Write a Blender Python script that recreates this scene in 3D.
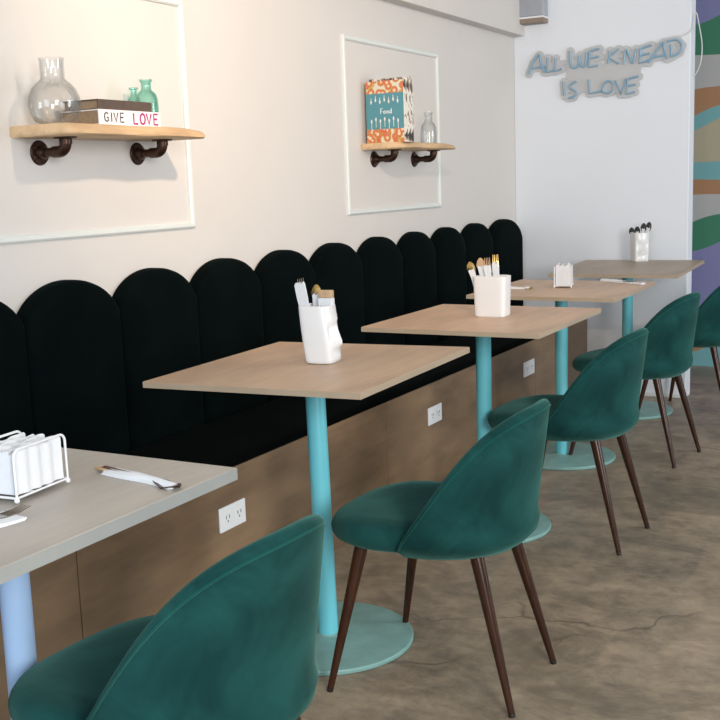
import bpy, bmesh, math, random
from mathutils import Vector, Matrix
random.seed(7)
for o in list(bpy.data.objects):
    bpy.data.objects.remove(o)
sc = bpy.context.scene
COL = sc.collection
PI = math.pi

# ------------------------------------------------------------------ camera
cam_d = bpy.data.cameras.new('camera')
cam = bpy.data.objects.new('camera', cam_d)
COL.objects.link(cam)
PITCH, ROLL, YAW = -0.1632, -0.035, -0.5035
_c, _s, _cp, _sp = math.cos(YAW), math.sin(YAW), math.cos(PITCH), math.sin(PITCH)
_F = Vector((_s*_cp, _c*_cp, _sp)); _R = Vector((_c, -_s, 0)); _U = _R.cross(_F)
_R2 = math.cos(ROLL)*_R + math.sin(ROLL)*_U
_U2 = -math.sin(ROLL)*_R + math.cos(ROLL)*_U
cam.matrix_world = Matrix(((_R2.x, _U2.x, -_F.x, 2.1884), (_R2.y, _U2.y, -_F.y, 0.0),
                           (_R2.z, _U2.z, -_F.z, 1.2172), (0, 0, 0, 1)))
cam_d.sensor_width = 36.0
cam_d.lens = 1078.26*36/720
cam_d.clip_start = 0.02
sc.camera = cam

# ------------------------------------------------------------------ world, lights, exposure
sc.view_settings.view_transform = 'Standard'
sc.view_settings.look = 'None'
sc.view_settings.gamma = 1.0
sc.view_settings.use_curve_mapping = False
sc.view_settings.exposure = 0.0
world = bpy.data.worlds.new('daylight')
sc.world = world
world.use_nodes = True
bg = world.node_tree.nodes['Background']
bg.inputs['Color'].default_value = (0.74, 0.86, 1.0, 1)
bg.inputs['Strength'].default_value = 0.42

def look(o, target):
    d = Vector(target)-o.location
    o.rotation_euler = d.to_track_quat('-Z', 'Y').to_euler()

def area(name, loc, target, sx, sy, power, color):
    l = bpy.data.lights.new(name, 'AREA')
    l.shape = 'RECTANGLE'; l.size = sx; l.size_y = sy
    l.energy = power; l.color = color
    o = bpy.data.objects.new(name, l); COL.objects.link(o)
    o.location = loc; look(o, target)
    return o
# daylight of the shop front behind the camera, to the right
area('shopfront_daylight', (4.4, -0.95, 1.75), (0.6, 3.2, 0.8), 1.2, 1.5, 150, (1.0, 0.975, 0.94))
# daylight of the shop front, left half (lights the near table)
area('shopfront_daylight', (0.9, -2.1, 1.6), (0.6, 3.0, 0.9), 1.6, 2.0, 46, (0.62, 0.80, 1.0))
# added area light, cool daylight from the unseen right side onto the far end
area('right_daylight_fill', (5.0, 4.2, 1.5), (0.6, 5.2, 1.2), 1.6, 2.0, 85, (0.92, 0.96, 1.0))
# warm ceiling spot washing the shelves
sp = bpy.data.lights.new('ceiling_spot', 'SPOT')
sp.energy = 104; sp.color = (1.0, 0.75, 0.53); sp.shadow_soft_size = 0.035
sp.spot_size = math.radians(104); sp.spot_blend = 1.0
spo = bpy.data.objects.new('ceiling_spot', sp); COL.objects.link(spo)
spo.location = (1.45, 2.08, 2.15); look(spo, (0.0, 3.40, 1.75))

# ------------------------------------------------------------------ materials
def new_mat(name):
    m = bpy.data.materials.new(name); m.use_nodes = True
    nt = m.node_tree
    return m, nt, nt.nodes['Principled BSDF']

def mixrgb(nt, fac, a, b, mode='MIX'):
    n = nt.nodes.new('ShaderNodeMix'); n.data_type = 'RGBA'; n.blend_type = mode
    for k, v in (('Factor', fac), ('A', a), ('B', b)):
        s = [i for i in n.inputs if i.name == k and (i.type == 'RGBA' if k != 'Factor' else i.type == 'VALUE')][0]
        if isinstance(v, (int, float)): s.default_value = v
        elif isinstance(v, tuple): s.default_value = v+(1,) if len(v) == 3 else v
        else: nt.links.new(v, s)
    return [o for o in n.outputs if o.type == 'RGBA'][0]

def noise(nt, scale, detail=4, rough=0.55, mapping=None, dist=0.0):
    tc = nt.nodes.new('ShaderNodeTexCoord')
    mp = nt.nodes.new('ShaderNodeMapping')
    nt.links.new(tc.outputs['Object'], mp.inputs['Vector'])
    if mapping: mp.inputs['Scale'].default_value = mapping
    n = nt.nodes.new('ShaderNodeTexNoise')
    n.inputs['Scale'].default_value = scale; n.inputs['Detail'].default_value = detail
    n.inputs['Roughness'].default_value = rough; n.inputs['Distortion'].default_value = dist
    nt.links.new(mp.outputs['Vector'], n.inputs['Vector'])
    return n.outputs['Fac']

def ramp(nt, fac, stops, interp='LINEAR'):
    r = nt.nodes.new('ShaderNodeValToRGB'); r.color_ramp.interpolation = interp
    els = r.color_ramp.elements
    while len(els) < len(stops): els.new(0.5)
    for e, (p, c) in zip(els, stops):
        e.position = p; e.color = c+(1,) if len(c) == 3 else c
    nt.links.new(fac, r.inputs['Fac'])
    return r.outputs['Color']

def bump(nt, b, h, strength=0.2, distance=0.01):
    n = nt.nodes.new('ShaderNodeBump')
    n.inputs['Strength'].default_value = strength; n.inputs['Distance'].default_value = distance
    nt.links.new(h, n.inputs['Height']); nt.links.new(n.outputs['Normal'], b.inputs['Normal'])

def plain(name, col, rough=0.5, metal=0.0, var=0.06, scale=8, bumps=0.0, spec=0.5):
    m, nt, b = new_mat(name)
    f = noise(nt, scale)
    lo = tuple(max(0, c*(1-var)) for c in col); hi = tuple(min(1, c*(1+var)) for c in col)
    nt.links.new(ramp(nt, f, [(0.3, lo), (0.7, hi)]), b.inputs['Base Color'])
    b.inputs['Roughness'].default_value = rough; b.inputs['Metallic'].default_value = metal
    b.inputs['Specular IOR Level'].default_value = spec
    if bumps: bump(nt, b, noise(nt, scale*6), bumps, 0.004)
    return m

def wood(name, dark, light, axis='y', rough=0.45, scale=1.0, contrast=(0.3, 0.7), blotch=0.35):
    m, nt, b = new_mat(name)
    st = {'x': (0.7, 9, 9), 'y': (9, 0.7, 9), 'z': (9, 9, 0.7)}[axis]
    g = noise(nt, 2.2*scale, 5, 0.6, st, 0.8)
    fine = noise(nt, 9*scale, 3, 0.6, tuple(v*(1 if v < 1 else 2.2) for v in st))
    big = noise(nt, 2.6*scale, 4, 0.6, tuple(0.8 if v < 1 else 2.4 for v in st), 0.1)
    c = ramp(nt, g, [(contrast[0], dark), (contrast[1], light)])
    c = mixrgb(nt, 0.18, c, ramp(nt, fine, [(0.35, tuple(v*0.62 for v in dark)), (0.65, light)]))
    mid = tuple((a+b_)/2 for a, b_ in zip(dark, light))
    c = mixrgb(nt, blotch, c, ramp(nt, big, [(0.40, tuple(v*0.68 for v in mid)), (0.60, tuple(min(1, v*1.15) for v in light))]))
    nt.links.new(c, b.inputs['Base Color'])
    b.inputs['Roughness'].default_value = rough
    bump(nt, b, fine, 0.06, 0.002)
    return m

def velvet(name, dark, light, sheen, sheen_col, rough=0.85, spec=0.04):
    m, nt, b = new_mat(name)
    f = noise(nt, 5.5, 4, 0.6, None, 0.6)
    nt.links.new(ramp(nt, f, [(0.38, dark), (0.62, light)]), b.inputs['Base Color'])
    b.inputs['Roughness'].default_value = rough
    b.inputs['Specular IOR Level'].default_value = spec
    b.inputs['Sheen Weight'].default_value = sheen
    b.inputs['Sheen Roughness'].default_value = 0.45
    b.inputs['Sheen Tint'].default_value = sheen_col+(1,)
    bump(nt, b, noise(nt, 260, 2), 0.08, 0.002)
    return m

def glass(name, tint, edge):
    # thin clear glass: see-through body with bright glancing reflections
    m = bpy.data.materials.new(name); m.use_nodes = True
    nt = m.node_tree; nt.nodes.clear()
    out = nt.nodes.new('ShaderNodeOutputMaterial')
    tr = nt.nodes.new('ShaderNodeBsdfTransparent'); gl = nt.nodes.new('ShaderNodeBsdfGlossy')
    lw = nt.nodes.new('ShaderNodeLayerWeight'); lw.inputs['Blend'].default_value = 0.35
    c = ramp(nt, lw.outputs['Facing'], [(0.0, tint), (1.0, edge)])
    nt.links.new(c, tr.inputs['Color'])
    gl.inputs['Roughness'].default_value = 0.03
    gl.inputs['Color'].default_value = (1, 1, 1, 1)
    mx = nt.nodes.new('ShaderNodeMixShader')
    mul = nt.nodes.new('ShaderNodeMath'); mul.operation = 'MULTIPLY_ADD'
    nt.links.new(lw.outputs['Fresnel'], mul.inputs[0]); mul.inputs[1].default_value = 0.30; mul.inputs[2].default_value = 0.02
    nt.links.new(mul.outputs[0], mx.inputs[0])
    nt.links.new(tr.outputs[0], mx.inputs[1]); nt.links.new(gl.outputs[0], mx.inputs[2])
    nt.links.new(mx.outputs[0], out.inputs['Surface'])
    return m

M = {}
M['wall'] = plain('painted_wall', (0.63, 0.605, 0.578), 0.75, var=0.015, scale=3, bumps=0.03)
M['wall_far'] = plain('painted_far_wall', (0.755, 0.79, 0.84), 0.7, var=0.01, scale=3, bumps=0.02)
M['ceiling'] = plain('ceiling_paint', (0.75, 0.74, 0.72), 0.8)
M['trim'] = plain('white_trim_paint', (0.68, 0.72, 0.70), 0.4, var=0.01)
M['panel_velvet'] = velvet('black_green_velvet', (0.0008, 0.0024, 0.0026), (0.0014, 0.0038, 0.0038), 0.012, (0.2, 0.6, 0.55), 0.9)
M['cushion_black'] = velvet('black_upholstery', (0.0006, 0.0012, 0.0012), (0.0010, 0.0018, 0.0018), 0.006, (0.3, 0.5, 0.5), 0.9)
M['chair_velvet'] = velvet('teal_velvet', (0.0055, 0.032, 0.032), (0.0120, 0.066, 0.063), 0.26, (0.35, 0.80, 0.68))
M['piping'] = velvet('teal_piping', (0.006, 0.055, 0.05), (0.010, 0.08, 0.07), 0.3, (0.4, 0.8, 0.68))
M['leg_wood'] = wood('dark_walnut_leg', (0.018, 0.0060, 0.0026), (0.055, 0.0190, 0.0085), 'z', 0.25, 2.0)
M['leg_wood'].node_tree.nodes['Principled BSDF'].inputs['Specular IOR Level'].default_value = 0.35
M['foot_cap'] = plain('black_foot_cap', (0.010, 0.007, 0.005), 0.5)
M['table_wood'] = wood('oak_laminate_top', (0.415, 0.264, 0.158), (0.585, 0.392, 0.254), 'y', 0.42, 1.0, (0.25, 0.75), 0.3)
M['table_grey'] = wood('daylit_grey_oak_top', (0.36, 0.325, 0.285), (0.45, 0.410, 0.360), 'y', 0.40, 1.0, (0.25, 0.75), 0.25)  # greyer oak tone, with cool window light put into the colour
M['table_far'] = wood('brown_oak_laminate_top', (0.28, 0.215, 0.155), (0.38, 0.295, 0.215), 'y', 0.42, 1.0, (0.25, 0.75), 0.3)
M['edge'] = plain('tabletop_edge_band', (0.40, 0.315, 0.225), 0.5)
M['edge_grey'] = plain('daylit_grey_edge_band', (0.30, 0.315, 0.305), 0.5)  # edge greyed by the same window light, held in its colour
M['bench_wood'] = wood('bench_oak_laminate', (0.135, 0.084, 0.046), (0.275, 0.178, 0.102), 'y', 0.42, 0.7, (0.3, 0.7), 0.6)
M['turq'] = plain('turquoise_powder_coat', (0.15, 0.56, 0.65), 0.35, var=0.03)
M['pole_pale'] = plain('daylit_pale_blue_coat', (0.34, 0.50, 0.74), 0.35, var=0.02)  # pale coat whose blue includes cool window light as colour
M['turq_base'] = plain('turquoise_worn_base', (0.20, 0.375, 0.350), 0.42, var=0.14, scale=14)
M['plastic'] = plain('white_plastic', (0.80, 0.81, 0.82), 0.35, var=0.01)
M['slot'] = plain('dark_slot', (0.05, 0.05, 0.05), 0.6)
M['ceramic'] = plain('white_glazed_ceramic', (0.76, 0.76, 0.76), 0.25, var=0.01)
M['paper'] = plain('white_paper_napkin', (0.70, 0.72, 0.75), 0.85, var=0.02, scale=20, bumps=0.15)
M['whitewire'] = plain('white_wire', (0.74, 0.75, 0.77), 0.35, var=0.01)
M['steel'] = plain('steel', (0.30, 0.27, 0.24), 0.22, 1.0)
M['brass'] = plain('brass', (0.62, 0.42, 0.16), 0.28, 1.0)
M['spoonwood'] = wood('birch_cutlery', (0.42, 0.27, 0.14), (0.60, 0.42, 0.25), 'z', 0.6, 3)
M['bronze'] = plain('dark_bronze_pipe', (0.055, 0.028, 0.018), 0.35, 0.75, var=0.2, scale=40)
M['shelf_wood'] = wood('pale_live_edge_pine', (0.48, 0.31, 0.165), (0.66, 0.46, 0.27), 'y', 0.55, 1.6)
M['glass'] = glass('clear_glass', (0.97, 0.975, 0.975), (0.78, 0.79, 0.79))
M['glass_green'] = glass('green_glass', (0.78, 0.94, 0.90), (0.42, 0.76, 0.69))
M['book_brown'] = plain('brown_cloth_cover', (0.085, 0.058, 0.045), 0.7, var=0.12, scale=60)
M['book_white'] = plain('white_book_cover', (0.80, 0.76, 0.76), 0.5, var=0.01)
M['pages'] = plain('aged_page_block', (0.30, 0.21, 0.13), 0.8, var=0.12, scale=90)
M['pages_white'] = plain('page_block', (0.75, 0.72, 0.66), 0.8, var=0.06, scale=90)
M['ink_black'] = plain('black_ink', (0.02, 0.02, 0.02), 0.6)
M['ink_pink'] = plain('magenta_ink', (0.36, 0.015, 0.13), 0.6)
M['ink_white'] = plain('white_ink', (0.85, 0.85, 0.85), 0.6)
M['neon'] = plain('unlit_blue_neon_tube', (0.23, 0.40, 0.53), 0.3, var=0.02)
M['acrylic'] = plain('grey_acrylic_backing', (0.50, 0.51, 0.52), 0.35, var=0.02)
M['cable'] = plain('clear_cable', (0.62, 0.64, 0.62), 0.4)
M['grey_box'] = plain('grey_metal_box', (0.33, 0.35, 0.39), 0.45)
M['taupe'] = plain('taupe_grille', (0.24, 0.19, 0.15), 0.6)
M['dark_grey'] = plain('dark_grey_side', (0.10, 0.10, 0.10), 0.6)

def floor_mat():
    m, nt, b = new_mat('polished_concrete')
    a = noise(nt, 1.5, 6, 0.62, (0.9, 1.25, 1), 0.9)
    f = noise(nt, 5, 7, 0.7, (0.85, 1.2, 1), 0.5)
    s = noise(nt, 2.2, 3, 0.6, (2.2, 0.8, 1), 1.2)
    c = ramp(nt, a, [(0.36, (0.150, 0.120, 0.088)), (0.5, (0.290, 0.238, 0.180)), (0.66, (0.52, 0.430, 0.325))])
    c = mixrgb(nt, 0.40, c, ramp(nt, f, [(0.38, (0.115, 0.093, 0.069)), (0.62, (0.54, 0.455, 0.350))]))
    c = mixrgb(nt, 0.28, c, ramp(nt, s, [(0.42, (0.185, 0.180, 0.158)), (0.58, (0.43, 0.350, 0.262))]))
    g = noise(nt, 15, 8, 0.78, (0.85, 1.15, 1), 0.4)
    c = mixrgb(nt, 0.27, c, ramp(nt, g, [(0.40, (0.115, 0.098, 0.076)), (0.60, (0.53, 0.45, 0.345))]))
    h = noise(nt, 2.6, 7, 0.68, (0.9, 1.2, 1), 0.8)
    c = mixrgb(nt, ramp(nt, h, [(0.50, (0, 0, 0)), (0.62, (0.65, 0.65, 0.65))]), c, (0.150, 0.132, 0.105))
    # hairline cracks
    tc = nt.nodes.new('ShaderNodeTexCoord')
    nz = nt.nodes.new('ShaderNodeTexNoise'); nz.inputs['Scale'].default_value = 2.4; nz.inputs['Detail'].default_value = 5
    nt.links.new(tc.outputs['Object'], nz.inputs['Vector'])
    vm = nt.nodes.new('ShaderNodeVectorMath'); vm.operation = 'MULTIPLY_ADD'
    vm.inputs[1].default_value = (0.55, 0.55, 0.0)
    nt.links.new(nz.outputs['Color'], vm.inputs[0]); nt.links.new(tc.outputs['Object'], vm.inputs[2])
    vo = nt.nodes.new('ShaderNodeTexVoronoi'); vo.feature = 'DISTANCE_TO_EDGE'; vo.inputs['Scale'].default_value = 0.95
    nt.links.new(vm.outputs['Vector'], vo.inputs['Vector'])
    ck = ramp(nt, vo.outputs['Distance'], [(0.0, (1, 1, 1)), (0.007, (0, 0, 0))])
    msk = ramp(nt, noise(nt, 1.7, 2), [(0.46, (0, 0, 0)), (0.58, (1, 1, 1))])
    ck = mixrgb(nt, 1.0, ck, msk, 'MULTIPLY')
    c = mixrgb(nt, ck, c, (0.14, 0.11, 0.082))
    c = mixrgb(nt, 1.0, c, (0.95, 0.90, 0.835), 'MULTIPLY')
    nt.links.new(c, b.inputs['Base Color'])
    nt.links.new(ramp(nt, f, [(0.3, (0.34,)*3), (0.7, (0.52,)*3)]), b.inputs['Roughness'])
    bump(nt, b, g, 0.06, 0.003)
    return m
M['floor'] = floor_mat()

def mural_mat():
    m, nt, b = new_mat('mural_bands')
    tc = nt.nodes.new('ShaderNodeTexCoord')
    sep = nt.nodes.new('ShaderNodeSeparateXYZ'); nt.links.new(tc.outputs['Object'], sep.inputs[0])
    # bands swell and dip along the wall
    def sine(fx, fz, ph, amp):
        a = nt.nodes.new('ShaderNodeMath'); a.operation = 'MULTIPLY_ADD'
        nt.links.new(sep.outputs['X'], a.inputs[0]); a.inputs[1].default_value = fx; a.inputs[2].default_value = ph
        z_ = nt.nodes.new('ShaderNodeMath'); z_.operation = 'MULTIPLY_ADD'
        nt.links.new(sep.outputs['Z'], z_.inputs[0]); z_.inputs[1].default_value = fz; nt.links.new(a.outputs[0], z_.inputs[2])
        s_ = nt.nodes.new('ShaderNodeMath'); s_.operation = 'SINE'; nt.links.new(z_.outputs[0], s_.inputs[0])
        k = nt.nodes.new('ShaderNodeMath'); k.operation = 'MULTIPLY'; nt.links.new(s_.outputs[0], k.inputs[0]); k.inputs[1].default_value = amp
        return k.outputs[0]
    FZ = 2*PI/0.68
    a0 = nt.nodes.new('ShaderNodeMath'); a0.operation = 'ADD'
    nt.links.new(sine(5.0, FZ, -5.0*0.87-FZ*0.82, 0.04), a0.inputs[0]); nt.links.new(sine(4.0, 0.0, -4.0*0.87, 0.03), a0.inputs[1])
    add = nt.nodes.new('ShaderNodeMath'); add.operation = 'SUBTRACT'
    nt.links.new(sep.outputs['Z'], add.inputs[0]); nt.links.new(a0.outputs[0], add.inputs[1])
    dv = nt.nodes.new('ShaderNodeMath'); dv.operation = 'DIVIDE'
    nt.links.new(add.outputs[0], dv.inputs[0]); dv.inputs[1].default_value = 3.0
    H = lambda z: max(0.0, (z-0.04*math.sin(2*PI*(z-0.82)/0.68))/3.0)
    TE, BR, PU, GR, GY, BE = (0.17, 0.40, 0.43), (0.38, 0.205, 0.105), (0.205, 0.215, 0.42), (0.04, 0.20, 0.12), (0.44, 0.445, 0.45), (0.42, 0.38, 0.27)
    bands = [(0.0, TE), (0.11, BR), (0.19, PU), (0.745, GR), (0.925, GY), (1.066, BR), (1.16, TE), (1.26, BE), (1.50, TE), (1.585, BR), (1.705, GY),
             (1.90, GR), (2.10, PU), (2.45, BR), (2.65, GY)]
    c = ramp(nt, dv.outputs[0], [(H(z), col) for z, col in bands], 'CONSTANT')
    nt.links.new(c, b.inputs['Base Color']); b.inputs['Roughness'].default_value = 0.6
    return m
M['mural'] = mural_mat()

def cover_mat():
    # patterned cookbook cover: teal middle, orange and mustard ornament above and below
    m, nt, b = new_mat('patterned_cookbook_cover')
    tc = nt.nodes.new('ShaderNodeTexCoord')
    sep = nt.nodes.new('ShaderNodeSeparateXYZ'); nt.links.new(tc.outputs['Object'], sep.inputs[0])
    vo = nt.nodes.new('ShaderNodeTexVoronoi'); vo.inputs['Scale'].default_value = 42
    nt.links.new(tc.outputs['Object'], vo.inputs['Vector'])
    orn = ramp(nt, vo.outputs['Distance'], [(0.0, (0.75, 0.62, 0.42)), (0.30, (0.62, 0.20, 0.09)), (0.5, (0.60, 0.13, 0.06)), (0.62, (0.52, 0.33, 0.06)), (0.75, (0.70, 0.62, 0.52))], 'CONSTANT')
    dv = nt.nodes.new('ShaderNodeMath'); dv.operation = 'DIVIDE'
    nt.links.new(sep.outputs['Z'], dv.inputs[0]); dv.inputs[1].default_value = 0.25
    mask = ramp(nt, dv.outputs[0], [(0.0, (0, 0, 0)), (0.22, (1, 1, 1)), (0.80, (0, 0, 0))], 'CONSTANT')
    c = mixrgb(nt, mask, orn, (0.085, 0.27, 0.32))
    nt.links.new(c, b.inputs['Base Color']); b.inputs['Roughness'].default_value = 0.5
    return m
M['cookbook'] = cover_mat()
def spine_mat():
    m, nt, b = new_mat('black_and_white_patterned_spine')
    f = noise(nt, 26, 3, 0.6, (1, 1, 0.7), 1.5)
    nt.links.new(ramp(nt, f, [(0.0, (0.03, 0.03, 0.03)), (0.42, (0.25, 0.18, 0.13)), (0.5, (0.74, 0.71, 0.65))], 'CONSTANT'), b.inputs['Base Color'])
    b.inputs['Roughness'].default_value = 0.5
    return m
M['spine'] = spine_mat()

# ------------------------------------------------------------------ helpers
def children(o):
    return [c for c in bpy.data.objects if c.parent == o]

def tag(o, label=None, cat=None, group=None, kind=None):
    if label: o['label'] = label
    if cat: o['category'] = cat
    if group: o['group'] = group
    if kind: o['kind'] = kind
    return o

def thing(name, label, cat, loc=(0, 0, 0), rz=0.0, group=None):
    o = bpy.data.objects.new(name, None); COL.objects.link(o)
    o.empty_display_size = 0.1
    o.location = loc; o.rotation_euler = (0, 0, rz)
    return tag(o, label, cat, group)

def dup(root, loc, rz, label, group=None):
    r = root.copy(); COL.objects.link(r); r.location = loc; r.rotation_euler = (0, 0, rz)
    r['label'] = label
    if group: r['group'] = group
    for ch in children(root):
        c = ch.copy(); COL.objects.link(c); c.parent = r
        for g in children(ch):
            d = g.copy(); COL.objects.link(d); d.parent = c
    return r

def obj(name, bm, mat, parent=None, smooth=None):
    me = bpy.data.meshes.new(name)
    bmesh.ops.recalc_face_normals(bm, faces=bm.faces)
    bm.to_mesh(me); bm.free()
    mats = mat if isinstance(mat, (list, tuple)) else [mat]
    for m in mats: me.materials.append(m)
    if smooth is not None:
        me.shade_smooth()
        me.set_sharp_from_angle(angle=math.radians(smooth))
    o = bpy.data.objects.new(name, me); COL.objects.link(o)
    if parent: o.parent = parent
    return o

def struct(name, bm, mat, smooth=None):
    return tag(obj(name, bm, mat, None, smooth), kind='structure')

def add_box(bm, lo, hi, bev=0.0, seg=2, mi=0, M4=None):
    t = bmesh.new()
    bmesh.ops.create_cube(t, size=1.0)
    for v in t.verts:
        v.co = Vector([lo[i]+(v.co[i]+0.5)*(hi[i]-lo[i]) for i in range(3)])
    if bev: bmesh.ops.bevel(t, geom=t.edges[:], offset=bev, segments=seg, affect='EDGES', profile=0.5)
    if M4 is not None: bmesh.ops.transform(t, matrix=M4, verts=t.verts)
    merge(bm, t, mi)

def merge(bm, t, mi=0):
    mp = {}
    for v in t.verts: mp[v] = bm.verts.new(v.co)
    for f in t.faces:
        nf = bm.faces.new([mp[v] for v in f.verts]); nf.material_index = mi
    t.free()

def box(lo, hi, bev=0.0, seg=2):
    bm = bmesh.new(); add_box(bm, lo, hi, bev, seg); return bm

def add_rings(bm, rings, cap=True, close=True, mi=0):
    vs = [[bm.verts.new(p) for p in r] for r in rings]
    n = len(vs[0])
    for a, b in zip(vs, vs[1:]):
        for i in range(n if close else n-1):
            j = (i+1) % n
            f = bm.faces.new((a[i], a[j], b[j], b[i])); f.material_index = mi
    if cap:
        bm.faces.new(vs[0][::-1]).material_index = mi
        bm.faces.new(vs[-1]).material_index = mi
    return vs

def add_lathe(bm, prof, c=(0, 0, 0), seg=40, cap=True, mi=0):
    rings = [[Vector((c[0]+r*math.cos(2*PI*k/seg), c[1]+r*math.sin(2*PI*k/seg), c[2]+z)) for k in range(seg)] for r, z in prof]
    add_rings(bm, rings, cap, True, mi)

def add_tube(bm, pts, rad, seg=10, mi=0, flat=1.0, up=None):
    pts = [Vector(p) for p in pts]
    rads = rad if isinstance(rad, (list, tuple)) else [rad]*len(pts)
    rings = []
    prev = None
    for i, p in enumerate(pts):
        if i == 0: t = pts[1]-p
        elif i == len(pts)-1: t = p-pts[i-1]
        else: t = (pts[i+1]-p).normalized()+(p-pts[i-1]).normalized()
        if t.length < 1e-9: t = pts[min(i+1, len(pts)-1)]-pts[max(i-1, 0)]
        t.normalize()
        if prev is None:
            ref = Vector(up) if up else (Vector((0, 0, 1)) if abs(t.z) < 0.9 else Vector((1, 0, 0)))
        else: ref = prev
        n = (ref-t*ref.dot(t)).normalized(); b = t.cross(n); prev = n
        rings.append([p+rads[i]*(math.cos(2*PI*k/seg)*n*flat+math.sin(2*PI*k/seg)*b) for k in range(seg)])
    add_rings(bm, rings)

def add_prism(bm, poly, axis, a, b, mi=0):
    def P(u, v, w):
        return {'x': (w, u, v), 'y': (u, w, v), 'z': (u, v, w)}[axis]
    r0 = [bm.verts.new(P(u, v, a)) for u, v in poly]; r1 = [bm.verts.new(P(u, v, b)) for u, v in poly]
    n = len(poly)
    for i in range(n):
        bm.faces.new((r0[i], r0[(i+1) % n], r1[(i+1) % n], r1[i])).material_index = mi
    bm.faces.new(r0[::-1]).material_index = mi; bm.faces.new(r1).material_index = mi

def spline(pts, n=6):
    P = [Vector(p) for p in pts]; out = []
    for i in range(len(P)-1):
        p0, p1, p2, p3 = P[max(i-1, 0)], P[i], P[i+1], P[min(i+2, len(P)-1)]
        for k in range(n):
            t = k/n
            out.append(0.5*((2*p1)+(p2-p0)*t+(2*p0-5*p1+4*p2-p3)*t*t+(3*p1-p0-3*p2+p3)*t**3))
    out.append(P[-1]); return out

# ------------------------------------------------------------------ the room
FW = 5.8727          # far wall
MW = 6.90            # mural wall behind it
CE = 2.75
struct('floor', box((-0.15, -2.6, -0.08), (5.6, MW+0.1, 0.0)), M['floor'])
struct('ceiling', box((-0.15, -2.6, CE), (5.6, MW+0.1, CE+0.1)), M['ceiling'])
struct('wall_left', box((-0.15, -2.6, 0.0), (0.0, MW, CE)), M['wall'])
struct('wall_far', box((0.0, FW, 0.0), (0.962, FW+0.115, CE), 0.004), M['wall_far'])
struct('wall_mural', box((-0.15, MW, 0.0), (5.6, MW+0.1, CE)), M['mural'])
struct('beam', box((0.0, -2.6, 1.982), (0.066, FW, CE), 0.003), M['wall'])
struct('baseboard_far', box((0.425, FW-0.008, 0.0), (0.962, FW, 0.02), 0.002), M['trim'])

def wall_moulding(name, y0, y1, z0, z1):
    bm = bmesh.new()
    W, D = 0.020, 0.012
    prof = [(0, 0), (0, D*0.7), (W*0.25, D), (W*0.75, D), (W, D*0.55), (W, 0)]
    cs = [(y0, z0, 1, 1), (y1, z0, -1, 1), (y1, z1, -1, -1), (y0, z1, 1, -1)]
    rings = [[Vector((d, y+sy*w, z+sz*w)) for w, d in prof] for y, z, sy, sz in cs]
    rings.append(rings[0])
    vs = [[bm.verts.new(p) for p in r] for r in rings[:4]]
    for i in range(4):
        a, b = vs[i], vs[(i+1) % 4]
        for k in range(len(prof)-1):
            bm.faces.new((a[k], a[k+1], b[k+1], b[k]))
        bm.faces.new((a[-1], a[0], b[0], b[-1]))
    return struct(name, bm, M['trim'])
wall_moulding('trim_1', 1.55, 2.872, 1.090, 1.806)
wall_moulding('trim_2', 3.905, 4.832, 1.086, 1.806)

# ------------------------------------------------------------------ banquette
XB, ZB = 0.418, 0.426
bq = thing('banquette', 'long built-in bench with oak front and scalloped black velvet back', 'bench', (0.2, 2.7, 0))
BO = Vector((0.2, 2.7, 0))
def bpart(name, bm, mat, smooth=None):
    bmesh.ops.translate(bm, vec=-BO, verts=bm.verts)
    return obj(name, bm, mat, bq, smooth)
seams = [-1.4, 0.2, 1.8, 3.398, 5.0, FW-0.002]
for a, b in zip(seams, seams[1:]):
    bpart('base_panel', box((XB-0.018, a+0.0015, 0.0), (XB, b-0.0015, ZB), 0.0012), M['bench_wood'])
bpart('carcass', box((0.002, -1.4, 0.0), (XB-0.019, FW-0.004, ZB-0.03)), M['slot'])
bm = bmesh.new(); add_box(bm, (0.06, -1.4, ZB-0.025), (XB-0.006, FW-0.006, ZB+0.030), 0.018, 4)
bpart('seat_cushion', bm, M['cushion_black'], 50)

def scallop(y0, y1, ztop):
    bm = bmesh.new()
    w = y1-y0; yc = (y0+y1)/2; zc = ztop-0.096
    hw = w/2-0.0008
    N = 22
    def outline(inset):
        pts = []
        h = hw-inset
        pts.append((-h, 0.43+inset)); pts.append((h, 0.43+inset))
        k = 0.93; base = math.sqrt(1-k*k)
        for i in range(N+1):
            t = 1-2*i/N
            z = zc+0.096*(math.sqrt(1-(k*t)**2)-base)/(1-base)-inset*(1.0 if abs(t) < 0.98 else 1.2)
            pts.append((t*h, z))
        return pts
    lay = [(0.0, 0.004), (0.0, 0.034), (0.003, 0.046), (0.010, 0.055), (0.024, 0.0615), (0.050, 0.065), (0.10, 0.066)]
    rings = [[Vector((x, yc+u, z)) for u, z in outline(i)] for i, x in lay]
    add_rings(bm, rings)
    return bm
cusps = [0.13, 0.508, 0.886, 1.262, 1.638, 2.012, 2.387, 2.759, 3.133, 3.508, 3.888, 4.262, 4.630, 5.005, 5.388, 5.840]
cusps = [c+0.046*min(1.0, max(0.0, (5.45-c)/1.2)) for c in cusps]
for i, (a, b) in enumerate(zip(cusps, cusps[1:])):
    zt = 0.976+0.016*max(0, (a-2.0))/3.6
    bpart('backrest_panel', scallop(a, b, zt), M['panel_velvet'], 60)

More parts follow.
